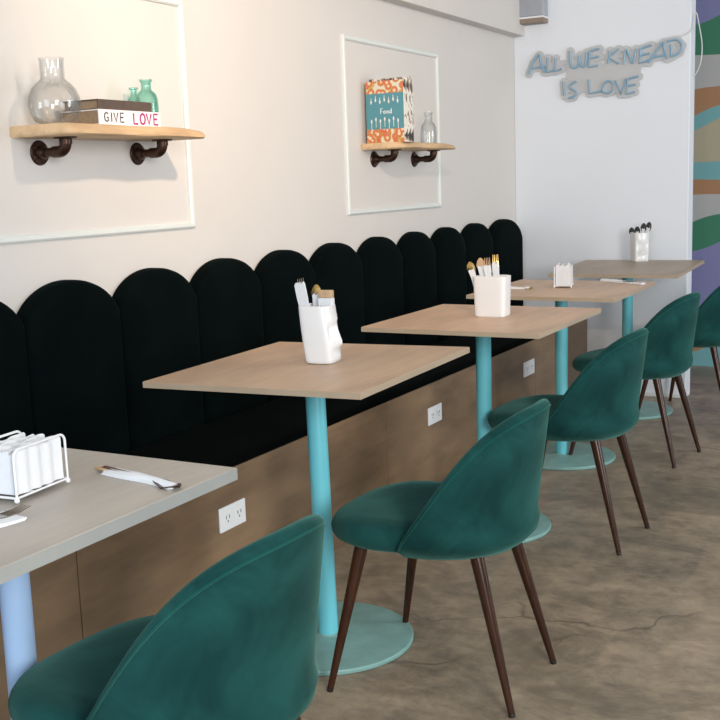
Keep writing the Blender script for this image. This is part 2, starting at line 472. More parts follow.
# power outlets in the bench front
def outlet(name, y0, y1, z0, z1, label):
    yc, zc = (y0+y1)/2, (z0+z1)/2
    t = thing(name, label, 'power outlet', (XB, yc, zc), 0, 'power outlets in the bench front')
    hy, hz = (y1-y0)/2, (z1-z0)/2
    obj('cover_plate', box((0.0, -hy, -hz), (0.006, hy, hz), 0.002), M['plastic'], t)
    for s in (-1, 1):
        bm = box((0.006, s*hy*0.45-hy*0.30, -hz*0.45), (0.0075, s*hy*0.45+hy*0.30, hz*0.45), 0.0005)
        so = obj('socket', bm, M['plastic'], t)
        bm = bmesh.new()
        for q in (-1, 1):
            add_box(bm, (0.0075, s*hy*0.45+q*hy*0.12-0.0012, -hz*0.02), (0.0082, s*hy*0.45+q*hy*0.12+0.0012, hz*0.26))
        add_box(bm, (0.0075, s*hy*0.45-0.002, -hz*0.30), (0.0082, s*hy*0.45+0.002, -hz*0.16))
        obj('slot', bm, M['slot'], so)
outlet('power_outlet', 2.358, 2.483, 0.255, 0.326, 'white power outlet in the bench front just beyond the nearest tabletop')
outlet('power_outlet', 3.746, 3.870, 0.264, 0.334, 'white power outlet in the bench front between the second and third tables')
outlet('power_outlet', 4.828, 4.975, 0.266, 0.338, 'white power outlet in the bench front farthest along, near the far wall')

# ------------------------------------------------------------------ tables
def table(label, cx, cy, px, py, sx, sy, th, rot, rz, mtop, edge, rx=0.0, ry=0.0):
    t = thing('cafe_table', label, 'table', (px, py, 0), 0, 'pedestal tables along the bench')
    d = Vector((cx-px, cy-py, 0))
    R4 = Matrix.Translation(Vector((d.x, d.y, 0.75))) @ Matrix.Rotation(rz, 4, 'Z') @ Matrix.Rotation(ry, 4, 'Y') @ Matrix.Rotation(rx, 4, 'X')
    o = obj('tabletop', box((-sx/2, -sy/2, -th+0.0006), (sx/2, sy/2, 0), 0.0012, 2), mtop, t)
    o.matrix_local = R4
    bm = bmesh.new()
    e = 0.0008
    for lo, hi in (((-sx/2-e, -sy/2-e, -th), (sx/2+e, -sy/2, -0.0012)), ((-sx/2-e, sy/2, -th), (sx/2+e, sy/2+e, -0.0012)),
                   ((-sx/2-e, -sy/2, -th), (-sx/2, sy/2, -0.0012)), ((sx/2, -sy/2, -th), (sx/2+e, sy/2, -0.0012))):
        add_box(bm, lo, hi)
    obj('edge_band', bm, edge, o)
    top = Vector((d.x*rot, d.y*rot, 0.75-th-0.002))
    bm = bmesh.new()
    ln = top.length
    add_tube(bm, [(0, 0, 0.012), tuple(top*0.5), tuple(top)], 0.0265, 32)
    obj('pole', bm, M['turq'] if th < 0.02 else M['pole_pale'], t, 40)
    bm = bmesh.new()
    add_box(bm, (top.x-0.15, top.y-0.02, top.z-0.004), (top.x+0.15, top.y+0.02, top.z+0.0018), 0.001)
    add_box(bm, (top.x-0.02, top.y-0.15, top.z-0.004), (top.x+0.02, top.y+0.15, top.z+0.0018), 0.001)
    obj('mounting_bracket', bm, M['dark_grey'], t)
    bm = bmesh.new()
    add_lathe(bm, [(0.226, 0.0), (0.2295, 0.002), (0.230, 0.009), (0.2275, 0.013), (0.222, 0.0145), (0.05, 0.0155), (0.031, 0.0165), (0.027, 0.02)], seg=96)
    obj('base', bm, M['turq_base'], t, 35)
    return t
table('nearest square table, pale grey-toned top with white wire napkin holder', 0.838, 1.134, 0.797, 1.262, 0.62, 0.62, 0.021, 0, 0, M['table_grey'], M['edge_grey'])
table('square oak table with white face-shaped pot, second from the camera', 0.7253, 2.4011, 0.757, 2.369, 0.6215, 0.6401, 0.016, 1.0, 0.0064, M['table_wood'], M['edge'], 0.0126, -0.0155)
table('square oak table with plain white box-shaped pot, third from the camera', 0.8087, 3.3988, 0.785, 3.428, 0.6122, 0.6362, 0.016, 0.3, -0.0103, M['table_wood'], M['edge'], 0.0042, -0.0005)
table('square oak table with white napkin holder and rolled cutlery lying flat, second from far wall', 0.7683, 4.3705, 0.735, 4.440, 0.6101, 0.6385, 0.016, 0.1, -0.0035, M['table_wood'], M['edge'], 0.0037, 0.0029)
table('darker square table standing against the white far wall', 0.7635, 5.4218, 0.752, 5.460, 0.6261, 0.6409, 0.016, 0.2, 0.0094, M['table_far'], M['edge'], 0.0297, -0.001)

# ------------------------------------------------------------------ chairs (front towards -x)
def spow(v, p): return math.copysign(abs(v)**p, v)
def chair_shell():
    bm = bmesh.new()
    x0, a, b, n = -0.0144, 0.2551, 0.2221, 2.11
    zb, zt, T = 0.364, 0.719, 0.030
    NU, NO = 56, 12
    rings = []
    for i in range(NU+1):
        th = (-PI/2+PI*i/NU)*0.985
        c, s = math.cos(th), math.sin(th)
        t = spow(c, 2/n)
        px, py = x0+a*t, b*spow(s, 2/n)
        # outward normal of the plan curve
        nx, ny = spow(c, 2-2/n)/a, spow(s, 2-2/n)/b
        L = math.hypot(nx, ny); nx /= L; ny /= L
        f = (0.596*t+0.404*(3*t*t-2*t**3))**0.795
        h = zb+0.028+(zt-zb-0.028)*f
        def at(z, inner):
            k = min(1, max(0, (z-zb)/0.075))
            off = -0.040*(1-k)**2.2
            off += 0.035*max(0, (z-0.45)/0.28)*(0.25+0.75*t)
            off += 0.010*math.sin(PI*k)
            o = off-(T if inner else 0)
            return Vector((px+nx*o, py+ny*o, z))
        ring = []
        r = T/2
        zz = h-r
        for k in range(NO+1):
            q = k/NO
            ring.append(at(zb+(zz-zb)*(q**1.25), False))
        pa, pb = at(zz, False), at(zz, True)
        mid = (pa+pb)/2
        for k in range(1, 6):
            ang = PI*k/6
            ring.append(mid+(pa-mid)*math.cos(ang)+Vector((0, 0, r*math.sin(ang))))
        for k in range(NO+1):
            q = 1-k/NO
            p = at(zb+(zz-zb)*(q**1.25), True)
            ring.append(p+Vector((0, 0, 0.006*(1-q))))
        rings.append(ring)
    add_rings(bm, rings)
    return bm, rings, NO
def chair_seat():
    bm = bmesh.new()
    N = 56
    prof = [(0.80, 0.374), (0.92, 0.377), (0.97, 0.384), (0.995, 0.395), (1.0, 0.407), (0.985, 0.422), (0.95, 0.433), (0.88, 0.440), (0.70, 0.443), (0.4, 0.442), (0.15, 0.441)]
    rings = []
    for k, z in prof:
        r = []
        for i in range(N):
            th = 2*PI*i/N
            x = -0.033+0.219*spow(math.cos(th), 2/2.7)*k
            wy = 0.219-0.045*max(0, (x+0.07)/0.25)
            y = wy*spow(math.sin(th), 2/2.7)*k
            dip = -0.010*max(0, -(x+0.16)/0.1) if k < 0.99 and z > 0.41 else 0
            r.append(Vector((x, y, z+dip)))
        rings.append(r)
    add_rings(bm, rings)
    return bm
GC = 'green velvet chairs along the tables'
def make_chair(label):
    t = thing('dining_chair', label, 'chair', (0, 0, 0), 0, GC)
    obj('seat', chair_seat(), M['chair_velvet'], t, 60)
    bm, rings, NO = chair_shell()
    back = obj('backrest', bm, M['chair_velvet'], t, 60)
    pts = [r[NO]+(r[NO]-r[NO-1]).normalized()*0.0 for r in rings]
    bm = bmesh.new()
    add_tube(bm, pts, 0.0022, 6)
    obj('piping', bm, M['piping'], back, 60)
    for (fx, fy, tx, ty) in ((-0.206, -0.211, -0.130, -0.158), (-0.206, 0.211, -0.130, 0.158), (0.240, -0.152, 0.140, -0.112), (0.240, 0.152, 0.140, 0.112)):
        bm = bmesh.new()
        a, b = Vector((tx, ty, 0.380)), Vector((fx, fy, 0.0))
        add_tube(bm, [a, a.lerp(b, 0.06), a.lerp(b, 0.5), a.lerp(b, 0.985), b], [0.0165, 0.0165, 0.0125, 0.0080, 0.0074], 20)
        lg = obj('leg', bm, M['leg_wood'], t, 40)
        bm = bmesh.new()
        add_tube(bm, [a.lerp(b, 0.978), b], [0.0084, 0.0080], 20)
        obj('foot_cap', bm, M['foot_cap'], lg, 40)
    return t
chair = make_chair('nearest green velvet chair, seen from behind at the bottom edge of the photo')
chair.location = (1.091, 1.310, 0); chair.rotation_euler = (0, 0, -0.058)
for x, y, rz, lab in ((1.118, 2.316, 0.010, 'green velvet chair facing the table with the white face-shaped pot, all four legs showing'),
                      (1.064, 3.477, -0.056, 'green velvet chair facing the table with the white box-shaped pot'),
                      (1.006, 4.611, -0.136, 'green velvet chair facing the table with rolled cutlery, its edge against the white wall end'),
                      (1.069, 5.528, -0.171, 'dark green chair in front of the striped mural, cut by the right picture edge')):
    dc = dup(chair, (x, y, 0), rz, lab)
    if 2.0 < y < 3.0: dc.scale = (1, 1, 0.982)

# ------------------------------------------------------------------ wall shelves on pipe brackets
def shelf_board(y0, y1, depth, z0, z1, seed):
    rnd = random.Random(seed)
    bm = bmesh.new()
    N = 36
    top, bot = [], []
    ph = rnd.random()*6
    for i in range(N+1):
        q = i/N
        y = y0+(y1-y0)*q
        w = depth+0.006*math.sin(7*q+ph)+0.004*math.sin(17*q+2*ph)
        e = min(q, 1-q)
        if e < 0.05: w -= 0.020*(1-e/0.05)**2
        top.append((w-0.008, y)); bot.append((w+0.003*math.sin(11*q+ph), y))
    def ring(pts, z, ins=0.0):
        return [Vector((0.001, y0+ins, z))]+[Vector((x-ins, y, z)) for x, y in pts]+[Vector((0.001, y1-ins, z))]
    add_rings(bm, [ring(bot, z0, 0.006), ring(bot, z0+0.005), ring(bot, (z0+z1)/2), ring(top, z1-0.004), ring(top, z1, 0.004)])
    for v in bm.verts:      # the live edge thins out towards the far end
        q = (v.co.y-y0)/(y1-y0)
        if q > 0.80 and v.co.x > 0.02: v.co.z = z0+(v.co.z-z0)*(1-0.42*((q-0.80)/0.20)**1.3)
    return bm
def bracket(parent, y, z, zs, x):
    bm = bmesh.new()
    Rx = Matrix.Rotation(PI/2, 4, 'Y')
    t = bmesh.new()
    add_lathe(t, [(0.033, 0.0), (0.034, 0.003), (0.031, 0.007), (0.019, 0.009), (0.017, 0.022), (0.015, 0.026)], seg=32)
    for k in range(4):
        a = PI/4+k*PI/2
        add_lathe(t, [(0.0045, 0.006), (0.0045, 0.0095), (0.002, 0.0105)], (0.025*math.cos(a), 0.025*math.sin(a), 0), 8)
    bmesh.ops.transform(t, matrix=Matrix.Translation((0, y, z)) @ Rx, verts=t.verts)
    merge(bm, t)
    r = 0.012
    pts = [(0.01, y, z), (x-0.03, y, z)]
    for k in range(7):
        a = k/6*PI/2
        pts.append((x-0.025+0.025*math.sin(a), y, z+0.025-0.025*math.cos(a)))
    pts += [(x, y, zs-0.008)]
    add_tube(bm, pts, r, 16)
    # thick elbow fitting and collars
    el = pts[2:9]
    add_tube(bm, [(x-0.046, y, z)]+el+[(x, y, z+0.044)], 0.0155, 16)
    t = bmesh.new(); add_lathe(t, [(0.017, -0.018), (0.017, -0.006), (0.030, -0.004), (0.031, 0.0)], (x, y, zs), 28); merge(bm, t)
    return obj('pipe_bracket', bm, M['bronze'], parent, 40)
def shelf(label, y0, y1, depth, z0, z1, brs, zb, seed):
    t = thing('wall_shelf', label, 'shelf', (0, (y0+y1)/2, z0), 0, 'wooden shelves on pipe brackets')
    off = Vector((0, (y0+y1)/2, z0))
    bm = shelf_board(y0, y1, depth, z0, z1, seed); bmesh.ops.translate(bm, vec=-off, verts=bm.verts)
    obj('board', bm, M['shelf_wood'], t, 50)
    for y in brs:
        o = bracket(t, y-off.y, zb-off.z, 0.0, 0.10)
    return t
shelf('nearer wooden wall shelf, holding the round glass vase and stacked books', 2.108, 2.712, 0.195, 1.364, 1.394, (2.206, 2.612), 1.326, 3)
shelf('farther wooden wall shelf, holding the standing cookbooks and a small bottle', 4.045, 4.61, 0.190, 1.350, 1.376, (4.159, 4.554), 1.312, 8)

# glass round flask vase
S1 = 1.394
def vessel(name, label, cat, loc, prof, mat, wall=0.003, group=None):
    bm = bmesh.new()
    inner = [(max(r-wall, 0.001), z+(wall if k == 0 else 0)) for k, (r, z) in enumerate(prof)]
    add_lathe(bm, [(0.001, 0.0)]+prof+inner[::-1]+[(0.001, inner[0][1])], seg=48)
    o = obj(name, bm, mat, None, 60); o.location = loc
    return tag(o, label, cat, group)
vessel('glass_vase', 'clear glass vase with round belly and straight neck on the nearer shelf', 'vase', (0.105, 2.170, S1),
       [(0.040, 0.0), (0.052, 0.006), (0.0640, 0.025), (0.0690, 0.050), (0.0665, 0.071), (0.058, 0.091), (0.045, 0.106), (0.0345, 0.114), (0.0315, 0.120), (0.0315, 0.162), (0.0335, 0.170)], M['glass'])
vessel('glass_bottle', 'bigger green glass bottle behind the stacked books', 'bottle', (0.100, 2.553, S1),
       [(0.028, 0.0), (0.032, 0.004), (0.033, 0.060), (0.032, 0.085), (0.027, 0.100), (0.018, 0.108), (0.015, 0.112), (0.015, 0.132), (0.019, 0.135), (0.019, 0.141)], M['glass_green'], group='green bottles')
vessel('glass_bottle', 'smaller green glass bottle behind the stacked books, left of the bigger one', 'bottle', (0.040, 2.568, S1),
       [(0.021, 0.0), (0.024, 0.003), (0.0245, 0.050), (0.023, 0.074), (0.017, 0.090), (0.012, 0.096), (0.010, 0.100), (0.010, 0.116), (0.014, 0.118), (0.014, 0.123)], M['glass_green'], group='green bottles')
vessel('glass_bottle', 'small clear glass bottle on the farther shelf beside the cookbooks', 'bottle', (0.10, 4.505, 1.376),
       [(0.032, 0.0), (0.037, 0.005), (0.038, 0.050), (0.035, 0.075), (0.026, 0.093), (0.019, 0.100), (0.018, 0.132), (0.021, 0.135), (0.021, 0.141)], M['glass'])

# ---- stroke lettering (u right, v up; unit box)
GL = {
 'G': [[(0.85, 0.85), (0.55, 1.0), (0.2, 0.85), (0.08, 0.5), (0.2, 0.12), (0.55, 0.0), (0.85, 0.12), (0.85, 0.45), (0.55, 0.45)]],
 'I': [[(0.3, 0), (0.3, 1)]],
 'V': [[(0.0, 1), (0.42, 0), (0.85, 1)]],
 'E': [[(0.85, 1), (0.12, 1), (0.12, 0), (0.85, 0)], [(0.12, 0.52), (0.70, 0.52)]],
 'L': [[(0.12, 1), (0.12, 0), (0.8, 0)]],
 'O': [[(0.5, 1), (0.15, 0.8), (0.05, 0.45), (0.2, 0.08), (0.5, 0), (0.82, 0.1), (0.95, 0.5), (0.82, 0.85), (0.5, 1)]],
 'F': [[(0.8, 1), (0.1, 1), (0.1, 0)], [(0.1, 0.5), (0.65, 0.5)]],
 'o': [[(0.4, 0.55), (0.1, 0.4), (0.1, 0.12), (0.4, 0), (0.7, 0.12), (0.7, 0.4), (0.4, 0.55)]],
 'd': [[(0.7, 1), (0.7, 0)], [(0.7, 0.5), (0.35, 0.55), (0.1, 0.35), (0.15, 0.05), (0.45, 0), (0.7, 0.15)]],
}
def write(bm, text, origin, du, dv, dn, h, w, gap, r):
    o, du, dv, dn = Vector(origin), Vector(du), Vector(dv), Vector(dn)
    x = 0
    for ch in text:
        cw = w*(0.55 if ch == 'I' else 1.0)
        for st in GL[ch]:
            pts = [o+du*(x+u*w)+dv*(v*h) for u, v in st]
            add_tube(bm, pts, r, 6, 0, 0.35, dn)
        x += cw+gap
# ---- stacked books on the nearer shelf (spines towards the room, +x)
def flat_book(label, x0, x1, y0, y1, z0, z1, mcover, mpages, group, rz=0.0):
    L = Vector(((x0+x1)/2, (y0+y1)/2, z0))
    t = thing('book', label, 'book', L, rz, group)
    hx, hy, h = (x1-x0)/2, (y1-y0)/2, z1-z0
    c = 0.003
    bm = bmesh.new()
    add_prism(bm, [(-hx, 0), (hx, 0), (hx, h), (-hx, h), (-hx, h-c), (hx-c, h-c), (hx-c, c), (-hx, c)], 'y', -hy, hy)
    obj('cover', bm, mcover, t)
    obj('page_block', box((-hx+0.004, -hy+0.004, c), (hx-c, hy-0.004, h-c)), mpages, t)
    return t, hx, hy, h
bk, hx, hy, h = flat_book('white-spined book lettered GIVE LOVE, bottom of the stack on the shelf', 0.035, 0.172, 2.262, 2.520, S1, S1+0.041, M['book_white'], M['pages'], 'stacked books on the nearer shelf')
bm = bmesh.new(); write(bm, 'GIVE', (hx+0.0004, -hy+0.020, 0.009), (0, 1, 0), (0, 0, 1), (1, 0, 0), 0.024, 0.019, 0.005, 0.0021)
tag(obj('lettering', bm, M['ink_black'], bk), 'black hand-lettered word GIVE')
bm = bmesh.new()
for zz in (0.019,): add_box(bm, (hx, -hy+0.114, zz), (hx+0.0006, -hy+0.126, zz+0.002))
tag(obj('ornament', bm, M['pages_white'], bk), 'small pale mark between the words')
bm = bmesh.new(); write(bm, 'LOVE', (hx+0.0004, -hy+0.138, 0.006), (0, 1, 0), (0, 0, 1), (1, 0, 0), 0.029, 0.024, 0.005, 0.0032)
tag(obj('lettering', bm, M['ink_pink'], bk), 'magenta hand-lettered word LOVE')
flat_book('dark brown book lying on top of the white GIVE LOVE book', 0.04, 0.166, 2.268, 2.492, S1+0.041, S1+0.068, M['book_brown'], M['pages'], 'stacked books on the nearer shelf')

# ---- standing books on the farther shelf (first cover faces the camera side, -y)
def standing_book(label, x0, x1, y0, y1, z0, h, mcover, mspine):
    t = thing('book', label, 'book', (x0, y0, z0), 0, 'standing cookbooks on the farther shelf')
    D, T, c = x1-x0, y1-y0, 0.0025
    bm = bmesh.new()
    add_prism(bm, [(0, 0), (D-c, 0), (D-c, c), (0, c)], 'z', 0, h)
    add_prism(bm, [(0, T-c), (D-c, T-c), (D-c, T), (0, T)], 'z', 0, h)
    obj('cover', bm, mcover, t)
    obj('spine', box((D-c, 0, 0), (D, T, h), 0.0008), mspine, t)
    obj('page_block', box((0.004, c, 0.004), (D-c, T-c, h-0.004)), M['pages_white'], t)
    return t
S2 = 1.376
b1 = standing_book('teal and orange patterned cookbook standing first on the farther shelf', 0.022, 0.198, 4.062, 4.092, S2, 0.250, M['cookbook'], M['spine'])
bm = bmesh.new(); write(bm, 'Food', (0.066, -0.0004, 0.118), (1, 0, 0), (0, 0, 1), (0, -1, 0), 0.020, 0.013, 0.001, 0.0016)
tag(obj('lettering', bm, M['ink_white'], b1), 'white script title')
for row, sgn in ((0.078, 1), (0.180, -1)):
    bm = bmesh.new()
    for k in range(7):
        x = 0.024+k*0.0205
        zz = row+(0.006 if k % 2 else -0.002)
        add_tube(bm, [(x, -0.0003, zz-0.020), (x, -0.0003, zz+0.006)], 0.0013, 6, 0, 0.4, (0, -1, 0))
        add_tube(bm, [(x, -0.0003, zz+sgn*0.004), (x, -0.0003, zz+sgn*0.012), (x, -0.0003, zz+sgn*0.020)], [0.0016, 0.0042, 0.0014], 8, 0, 0.15, (0, -1, 0))
    tag(obj('ornament', bm, M['pages_white'], b1), 'row of pale printed cutlery')
standing_book('black and white patterned book standing between the teal cookbook and the last book', 0.024, 0.196, 4.094, 4.128, S2, 0.262, M['spine'], M['spine'])
standing_book('cream-spined book, last in the row of standing cookbooks', 0.024, 0.192, 4.130, 4.160, S2, 0.266, M['pages_white'], M['spine'])

# ------------------------------------------------------------------ cutlery, pots, napkins
def fork_bm(L=0.19, M4=None):
    # lies along +x (tines at +x end), flat in xy, thickness z
    bm = bmesh.new()
    hw = lambda x: 0.0045-0.0015*x/L if x < L*0.62 else 0.003+0.009*min(1, (x-L*0.62)/(L*0.10))
    xs = [0, 0.006, L*0.2, L*0.4, L*0.58, L*0.64, L*0.68, L*0.72, L*0.77]
    rings = []
    for i, x in enumerate(xs):
        w = hw(x)*(0.6 if i == 0 else 1); z = 0.004*math.sin(PI*x/L)
        rings.append([Vector((x, -w, z)), Vector((x, w, z)), Vector((x, w, z+0.0022)), Vector((x, -w, z+0.0022))])
    add_rings(bm, rings)
    for k in range(4):
        y = -0.0098+k*0.00655
        add_tube(bm, [(L*0.765, y, 0.0035), (L*0.88, y*0.95, 0.004), (L, y*0.9, 0.008)], [0.0019, 0.0017, 0.0008], 6)
    if M4 is not None: bmesh.ops.transform(bm, matrix=M4, verts=bm.verts)
    return bm
def spoon_bm(L=0.17, M4=None):
    bm = bmesh.new()
    rings = []
    for x, w in ((0, 0.003), (0.004, 0.005), (L*0.3, 0.0042), (L*0.6, 0.0036), (L*0.70, 0.006), (L*0.78, 0.0125), (L*0.86, 0.0155), (L*0.94, 0.012), (L*0.985, 0.006), (L, 0.002)):
        z = -0.005*math.exp(-((x-L*0.86)/(L*0.07))**2)
        rings.append([Vector((x, -w, z+0.002)), Vector((x, 0, z)), Vector((x, w, z+0.002)), Vector((x, w, z+0.004)), Vector((x, 0, z+0.002)), Vector((x, -w, z+0.004))])
    add_rings(bm, rings)
    if M4 is not None: bmesh.ops.transform(bm, matrix=M4, verts=bm.verts)
    return bm
def napkin_wrap(L, w0, w1, h, seed):
    # folded paper wrapped flat round the cutlery; along +x
    rnd = random.Random(seed)
    bm = bmesh.new(); rings = []
    N = 10
    for i in range(N+1):
        q = i/N; x = L*q
        w = (w0+(w1-w0)*q if w1 >= w0 else w1+(w0-w1)*(1-q)**2.2)+0.0015*math.sin(9*q+seed); hh = h*(1+0.25*math.sin(5*q+seed))
        s = -1 if False else 1
        rings.append([Vector((x+0.006*(k % 2), w*c_, hh*z_)) for k, (c_, z_) in enumerate(((-1, 0), (-0.3, 0), (0.4, 0), (1, 0.0), (1.03, 0.45), (0.7, 0.85), (0.25, 0.75), (0.05, 1.0), (-0.5, 0.95), (-0.95, 0.55)))])
    add_rings(bm, rings)
    return bm
def cutlery_roll(label, loc, rot, L, metal, tip='fork', w0=0.013, w1=0.010, h=0.014, group=None, seed=1, cut=0.0, utlen=None):
    """napkin-wrapped cutlery, base at the wrap's start, pointing along local +x"""
    t = thing('cutlery_roll', label, 'cutlery roll', loc, 0, group)
    t.rotation_euler = rot
    obj('napkin', napkin_wrap(L, w0, w1, h, seed), M['paper'], t, 35)
    T4 = Matrix.Translation((cut, 0.0, h*0.35))
    UL = utlen or L+0.045
    if tip == 'fork': obj('fork', fork_bm(UL, T4), metal, t)
    else: obj('spoon', spoon_bm(UL, T4), metal, t, 60)
    return t

def pot(label, loc, rz, wx, wy, hgt, face, group, lean=0.0):
    """boxy ceramic pot; +x side carries a sculpted brow, nose and lips when face"""
    t = thing('ceramic_pot', label, 'cutlery pot', loc, rz, group)
    bm = bmesh.new(); rings = []
    NZ, NA = 16, 48
    outer = []
    for j in range(NZ+1):
        q = j/NZ; z = hgt*q
        r = []
        k = 0.93+0.07*q if not face else 0.96+0.04*math.sin(q*3)
        for i in range(NA):
            th = 2*PI*i/NA
            x = wx/2*spow(math.cos(th), 2/6.0)*k; y = wy/2*spow(math.sin(th), 2/6.0)*k
            if face and math.cos(th) > 0.25:
                d = max(0.0, 1-abs(y)/(wy*0.36))
                dn = d*d*(3-2*d)
                nose = 0.022*math.exp(-((q-0.34)/0.085)**2) if q < 0.34 else 0.022*(max(0, 1-(q-0.34)/0.50))**0.8
                lips = 0.012*math.exp(-((q-0.10)/0.06)**2)
                db = max(0.0, 1-abs(abs(y)-wy*0.22)/(wy*0.2))
                brow = 0.006*math.exp(-((q-0.78)/0.09)**2) if q < 0.78 else 0.006
                x += dn*(nose+lips)+brow*(db+dn)-0.007*db*math.exp(-((q-0.58)/0.10)**2)
            x += lean*q
            r.append(Vector((x, y, z)))
        outer.append(r)
    cen = lambda r: sum(r, Vector())/len(r)
    top = outer[-1]; cT = cen(top)
    inner_top = [cT+(p-cT)*0.90+Vector((0, 0, 0.0015)) for p in top]
    low = outer[2]; cL = cen(low)
    inner_low = [cL+(p-cL)*0.84 for p in low]
    bot = [p*1.0 for p in outer[0]]; cB = cen(bot)
    bot2 = [cB+(p-cB)*0.94-Vector((0, 0, 0.0)) for p in bot]
    outer[0] = [p+Vector((0, 0, 0.003)) for p in bot]
    add_rings(bm, [bot2]+outer+[inner_top, inner_low])
    obj('body', bm, M['ceramic'], t, 50)
    return t
GP = 'white cutlery pots on the tables'
GRL = 'napkin-wrapped cutlery'
# second table: face pot
PZ = 0.752
pot('white face-shaped ceramic pot with sculpted nose, on the second table', (0.742, 2.428, PZ-0.0005), 0.12, 0.080, 0.086, 0.150, True, GP, -0.016)
def up_rot(yaw, tilt): return (0, -(PI/2-tilt), yaw)   # +x turned up, leaning towards yaw
def rollz(label, x, y, z, yaw, tilt, L, metal, tip, group, seed, **k):
    return cutlery_roll(label, (x, y, z), (PI/2*(1 if math.cos(yaw) < 0 else -1), -(PI/2)+tilt, yaw), L, metal, tip, group=group, seed=seed, **k)
rollz('tall white cutlery roll leaning left out of the face-shaped pot', 0.716, 2.418, PZ+0.030, PI, 0.20, 0.178, M['steel'], 'fork', GRL, 1, w0=0.008, w1=0.016, h=0.012, utlen=0.193)
rollz('shorter cutlery roll with brass tip in the face-shaped pot, beside the tall one', 0.724, 2.444, PZ+0.030, PI, 0.06, 0.145, M['brass'], 'spoon', GRL, 2, w0=0.008, w1=0.013, h=0.012, utlen=0.172)
pk = thing('sachet_pack', 'pack of brown-topped white sachets standing in the face-shaped pot', 'sachets', (0.748, 2.442, PZ+0.112), 0.12)
obj('packet', box((-0.020, -0.010, -0.085), (0.020, 0.010, 0.056), 0.002), M['paper'], pk)
obj('packet_top', box((-0.019, -0.0095, 0.056), (0.019, 0.0095, 0.076), 0.002), M['spoonwood'], pk)
# third table: plain box pot
pot('plain white box-shaped ceramic pot on the third table', (0.822, 3.432, 0.7495), 0.0, 0.118, 0.078, 0.138, False, GP)
for k, (x, y, yaw, tl, ln) in enumerate(((0.792, 3.420, PI, 0.30, 0.138), (0.806, 3.436, PI, 0.18, 0.146), (0.826, 3.420, PI, 0.12, 0.146), (0.842, 3.440, PI, 0.08, 0.154))):
    rollz(('cutlery roll leaning farthest left out of the box-shaped pot', 'second cutlery roll from the left in the box-shaped pot',
           'third cutlery roll from the left in the box-shaped pot', 'rightmost and tallest cutlery roll in the box-shaped pot')[k],
          x, y, 0.775, yaw, tl, ln, M['brass'] if k in (0, 3) else M['spoonwood'], 'spoon' if k in (0, 1) else 'fork', GRL, 10+k, w0=0.007, w1=0.011, h=0.010, utlen=ln+0.030)
# fifth table: pot by the far wall
pot('white ceramic pot with dark-tipped cutlery on the table by the far wall', (0.752, 5.688, 0.7565), -0.9, 0.080, 0.080, 0.150, True, GP)
for k, (dx, yaw, tl, ln, dy) in enumerate(((-0.020, PI, 0.16, 0.125, 0.0), (-0.004, PI, 0.08, 0.128, 0.012), (0.014, 0.0, 0.06, 0.146, -0.008), (0.024, 0.0, 0.14, 0.152, 0.008))):
    rollz(('leftmost dark-tipped cutlery roll in the pot by the far wall', 'second dark-tipped cutlery roll from left in the pot by the far wall',
           'third dark-tipped cutlery roll from left in the pot by the far wall', 'rightmost dark-tipped cutlery roll in the pot by the far wall')[k],
          0.752+dx, 5.688+dy, 0.785, yaw, tl, ln, M['ink_black'], 'spoon', GRL, 20+k, w0=0.006, w1=0.009, h=0.009, utlen=ln+0.026)

# napkin holder of white wire (local: long side along y, front at +x)
def napkin_holder(label, loc, rz, ly, lx, hgt, group):
    t = thing('napkin_holder', label, 'napkin holder', loc, rz, group)
    r = 0.0022
    zf = 0.008
    for s in (-1, 1):
        bm = bmesh.new()
        x = s*lx/2; c = 0.012
        pts = [(x, -ly/2, zf), (x, -ly/2, hgt-c)]
        pts += [(x, -ly/2+c-c*math.cos(a*PI/8), hgt-c+c*math.sin(a*PI/8)) for a in range(1, 5)]
        pts += [(x, ly/2-c+c*math.sin(a*PI/8), hgt-c+c*math.cos(a*PI/8)) for a in range(0, 5)]
        pts += [(x, ly/2, zf), (x, -ly/2, zf)]
        add_tube(bm, pts, r, 8)
        obj('wire_frame', bm, M['whitewire'], t, 50)
    bm = bmesh.new()
    for y in (-ly/2, -ly/6, ly/6, ly/2): add_tube(bm, [(-lx/2, y, zf), (lx/2, y, zf)], r, 8)
    obj('wire_base', bm, M['whitewire'], t, 50)
    for sx in (-1, 1):
        for sy in (-1, 1):
            bm = bmesh.new()
            bmesh.ops.create_uvsphere(bm, u_segments=14, v_segments=8, radius=0.0045)
            bmesh.ops.translate(bm, vec=(sx*lx/2, sy*ly/2, 0.0045), verts=bm.verts)
            obj('foot', bm, M['whitewire'], t, 80)
    return t
def napkin_stack(label, loc, rz, ly, lx, hgt):
    bm = bmesh.new()
    n = max(5, int(lx/0.006)); d = lx/n
    rnd = random.Random(int(ly*1000))
    for k in range(n):
        x = -lx/2+k*d
        rings = []
        N = 18
        for i in range(N+1):
            q = i/N; y = -ly/2+ly*q
            wv = 0.0026*math.sin(q*24+k*0.25)
            h_ = hgt+0.003*math.sin(k*2.1)+0.0015*math.sin(q*8+k)
            rings.append([Vector((x+wv, y, 0)), Vector((x+d*0.96+wv, y, 0)), Vector((x+d*0.96+wv*0.8, y, h_-0.002)), Vector((x+d*0.42+wv*0.6, y, h_)), Vector((x+wv*0.8, y, h_-0.002))])
        add_rings(bm, rings)
    o = obj('napkin_stack', bm, M['paper'], None, 40)
    o.location = loc; o.rotation_euler = (0, 0, rz)
    return tag(o, label, 'napkins', None, 'stuff')
rz1 = 0.085
hl = Vector((0.905, 1.196, 0.7505))
napkin_holder('white wire napkin holder standing on the nearest table', hl, rz1, 0.120, 0.088, 0.083, 'napkin holders')
napkin_stack('white paper napkins upright in the wire holder on the nearest table', hl+Vector((0, 0, 0.0105)), rz1, 0.106, 0.080, 0.068)
